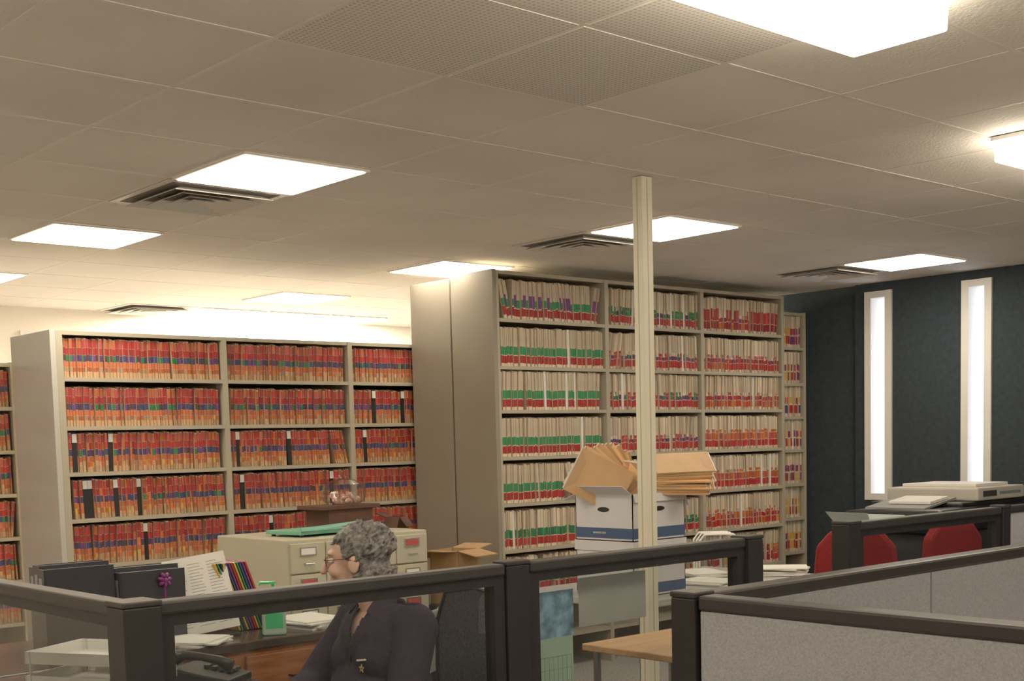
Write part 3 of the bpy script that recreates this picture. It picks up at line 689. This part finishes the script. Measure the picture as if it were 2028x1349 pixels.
b.ell((.066,0,-.094),(.022,.024,.018),'skin',HT);b.tube([(.086,0,.018),(.103,0,-.01),(.116,0,-.030)],[.008,.010,.013],'skin',10,HT);b.ell((.114,0,-.032),(.013,.017,.010),'skin',HT)
b.ell((.078,0,.030),(.018,.050,.011),'skin',HT)
hx,hz=.40,.668
for s in (-1,1):
    b.ell((.062,s*.036,-.028),(.028,.024,.026),'skin',HT);b.ell((-.005,s*.078,-.01),(.020,.008,.032),'skin',HT)
    b.ell((.086,0,-.062),(.012,.022,.006),'skin',HT);b.ell((.084,0,-.073),(.012,.019,.007),'skin',HT)
    hy=s*.10;b.ell((hx,hy,hz),(.048,.040,.015),'skin')
    L=(.066,.078,.084,.076,.058)
    for f in range(4):
        yy=hy+(f-1.5)*.021;l=L[f+(1 if s>0 else 0)]
        b.tube([(hx+.025,yy,hz+.002),(hx+.035+l*.45,yy+(f-1.5)*.003,hz+.004),(hx+.035+l*.8,yy+(f-1.5)*.005,hz-.012),(hx+.035+l,yy+(f-1.5)*.006,hz-.028)],[.0098,.009,.0083,.007],'skin',8)
    b.tube([(hx-.02,hy-s*.03,hz-.002),(hx+.005,hy-s*.058,hz-.004),(hx+.035,hy-s*.068,hz-.010)],[.012,.010,.008],'skin',8)
    b.tube([(.39,s*.12,.10),(.40,s*.12,.06),(.50,s*.125,.04)],[.034,.036,.03],'skin',10)
remesh(b,'body',P,.005,5)
j=M();torso(j,.022,'jacket');arms(j,.018,'jacket',True);j.tube([(.025,0,.93),(.035,0,1.00)],[.088,.072],'jacket',18)
jo=remesh(j,'jacket',P,.008,3,label='charcoal fleece jacket with open collar')
bm=bmesh.new();bm.from_mesh(jo.data)
dl=[f for f in bm.faces if (lambda c:(c.x>.03 and c.z>.86 and abs(c.y)<(c.z-.86)*.36+.003) or (c.z>.985))(f.calc_center_median())]
bmesh.ops.delete(bm,geom=dl,context='FACES');bm.to_mesh(jo.data);bm.free()
sd=jo.modifiers.new('s','SOLIDIFY');sd.thickness=.007;sd.offset=-1
for s in (-1,1):
    M().prism([(.075,s*.035,1.005),(.02,s*.085,1.01),(.05,s*.10,.965),(.115,s*.075,.935),(.125,s*.045,.96)],(.006,0,.004),'jacket').obj('collar',jo,bevel=.003)
M().tube([(.163,0,.86),(.170,0,.80),(.190,0,.72),(.20,0,.64)],.004,'black',6).obj('zipper',jo,label='dark zip')
lg=M()
for k in range(5):
    a=2*pi*k/5+.3;lg.tube([(.184,.085+cos(a)*.014,.785+sin(a)*.014),(.184,.085+cos(a+4*pi/5)*.014,.785+sin(a+4*pi/5)*.014)],.0015,'gold',5)
for q in range(4): lg.box(.178,.186,.06+.012*q,.068+.012*q,.807+.002*q,.812+.002*q,'paper')
lg.obj('embroidered_star',jo,label='gold embroidered star emblem')
p=M();p.ell((0,0,.56),(.155,.19,.10),'pants');legs(p,.012,'pants');remesh(p,'trousers',P,.009,3,label='dark trousers')
for s in (-1,1):
    M().ell((.46,s*.125,.045),(.13,.045,.045),'black').obj('shoe',P,label='black shoe',smooth=True)
h=M();h.ell((-.026,0,.030),(.097,.082,.090),'hair',HT);h.ell((-.052,0,-.03),(.064,.074,.072),'hair',HT)
cnt=0
while cnt<420:
    v=Vector((random.gauss(0,1),random.gauss(0,1),random.gauss(0,1))).normalized()
    c=Vector((-.026+v.x*.099,v.y*.085,.028+v.z*.093))
    if v.z<-.15: c=Vector((-.048+v.x*.070,v.y*.081,-.03+v.z*.080))
    if c.x>.018 and c.z<.065: continue
    if c.x>-.01 and c.z<-.01: continue
    if c.z<-.10: continue
    h.ell(c,(.026,.008,.006),'hair',HT,8,6,Euler((random.uniform(-.4,.4),random.uniform(.2,1.0),random.uniform(-.5,.5))));cnt+=1
remesh(h,'hair',P,.004,3,label='short wavy grey hair')
g=M()
for s in (-1,1):
    ring=[(.104-abs(s*.034+cos(t*pi/8)*.026)*.25,s*.034+cos(t*pi/8)*.026,.004+sin(t*pi/8)*.017) for t in range(17)]
    g.tube(ring,.0016,'brn',6,HT);g.tube([(.092,s*.062,.01),(.02,s*.082,.012),(-.02,s*.084,.0)],.0016,'brn',6,HT)
g.tube([(.106,-.009,.006),(.108,0,.009),(.106,.009,.006)],.0015,'brn',6,HT)
g.obj('glasses',P,label='thin dark glasses')
for s in (-1,1): M().ell((.079,s*.032,.006),(.011,.013,.008),'eye',HT).ell((.0875,s*.032,.005),(.004,.005,.005),'black',HT).obj('eye',P)
M().ell((.094,0,-.066),(.007,.018,.004),'lip',HT).obj('lips',P)
# ------------------------------------------------------------------ world, camera
w=bpy.data.worlds.new('w');bpy.context.scene.world=w;w.use_nodes=True
w.node_tree.nodes['Background'].inputs[0].default_value=(.86,.90,1,1);w.node_tree.nodes['Background'].inputs[1].default_value=3.5
cd=bpy.data.cameras.new('camera');co=bpy.data.objects.new('camera',cd);COL.objects.link(co)
t,pp,rr=radians(48.38),radians(-4.98),radians(-1.49)
F=Vector((cos(t)*cos(pp),sin(t)*cos(pp),sin(pp)));R0=Vector((sin(t),-cos(t),0));U0=R0.cross(F)
R=R0*cos(rr)+U0*sin(rr);U=-R0*sin(rr)+U0*cos(rr)
mx=Matrix((R,U,-F)).transposed().to_4x4();mx.translation=(0,0,1.5);co.matrix_world=mx
cd.sensor_width=36;cd.lens=2537/2028*36;cd.shift_y=(1101-674.5)/2028;cd.clip_start=.05
bpy.context.scene.camera=co
vs=bpy.context.scene.view_settings;vs.view_transform='Standard';vs.exposure=.27;vs.gamma=1.12
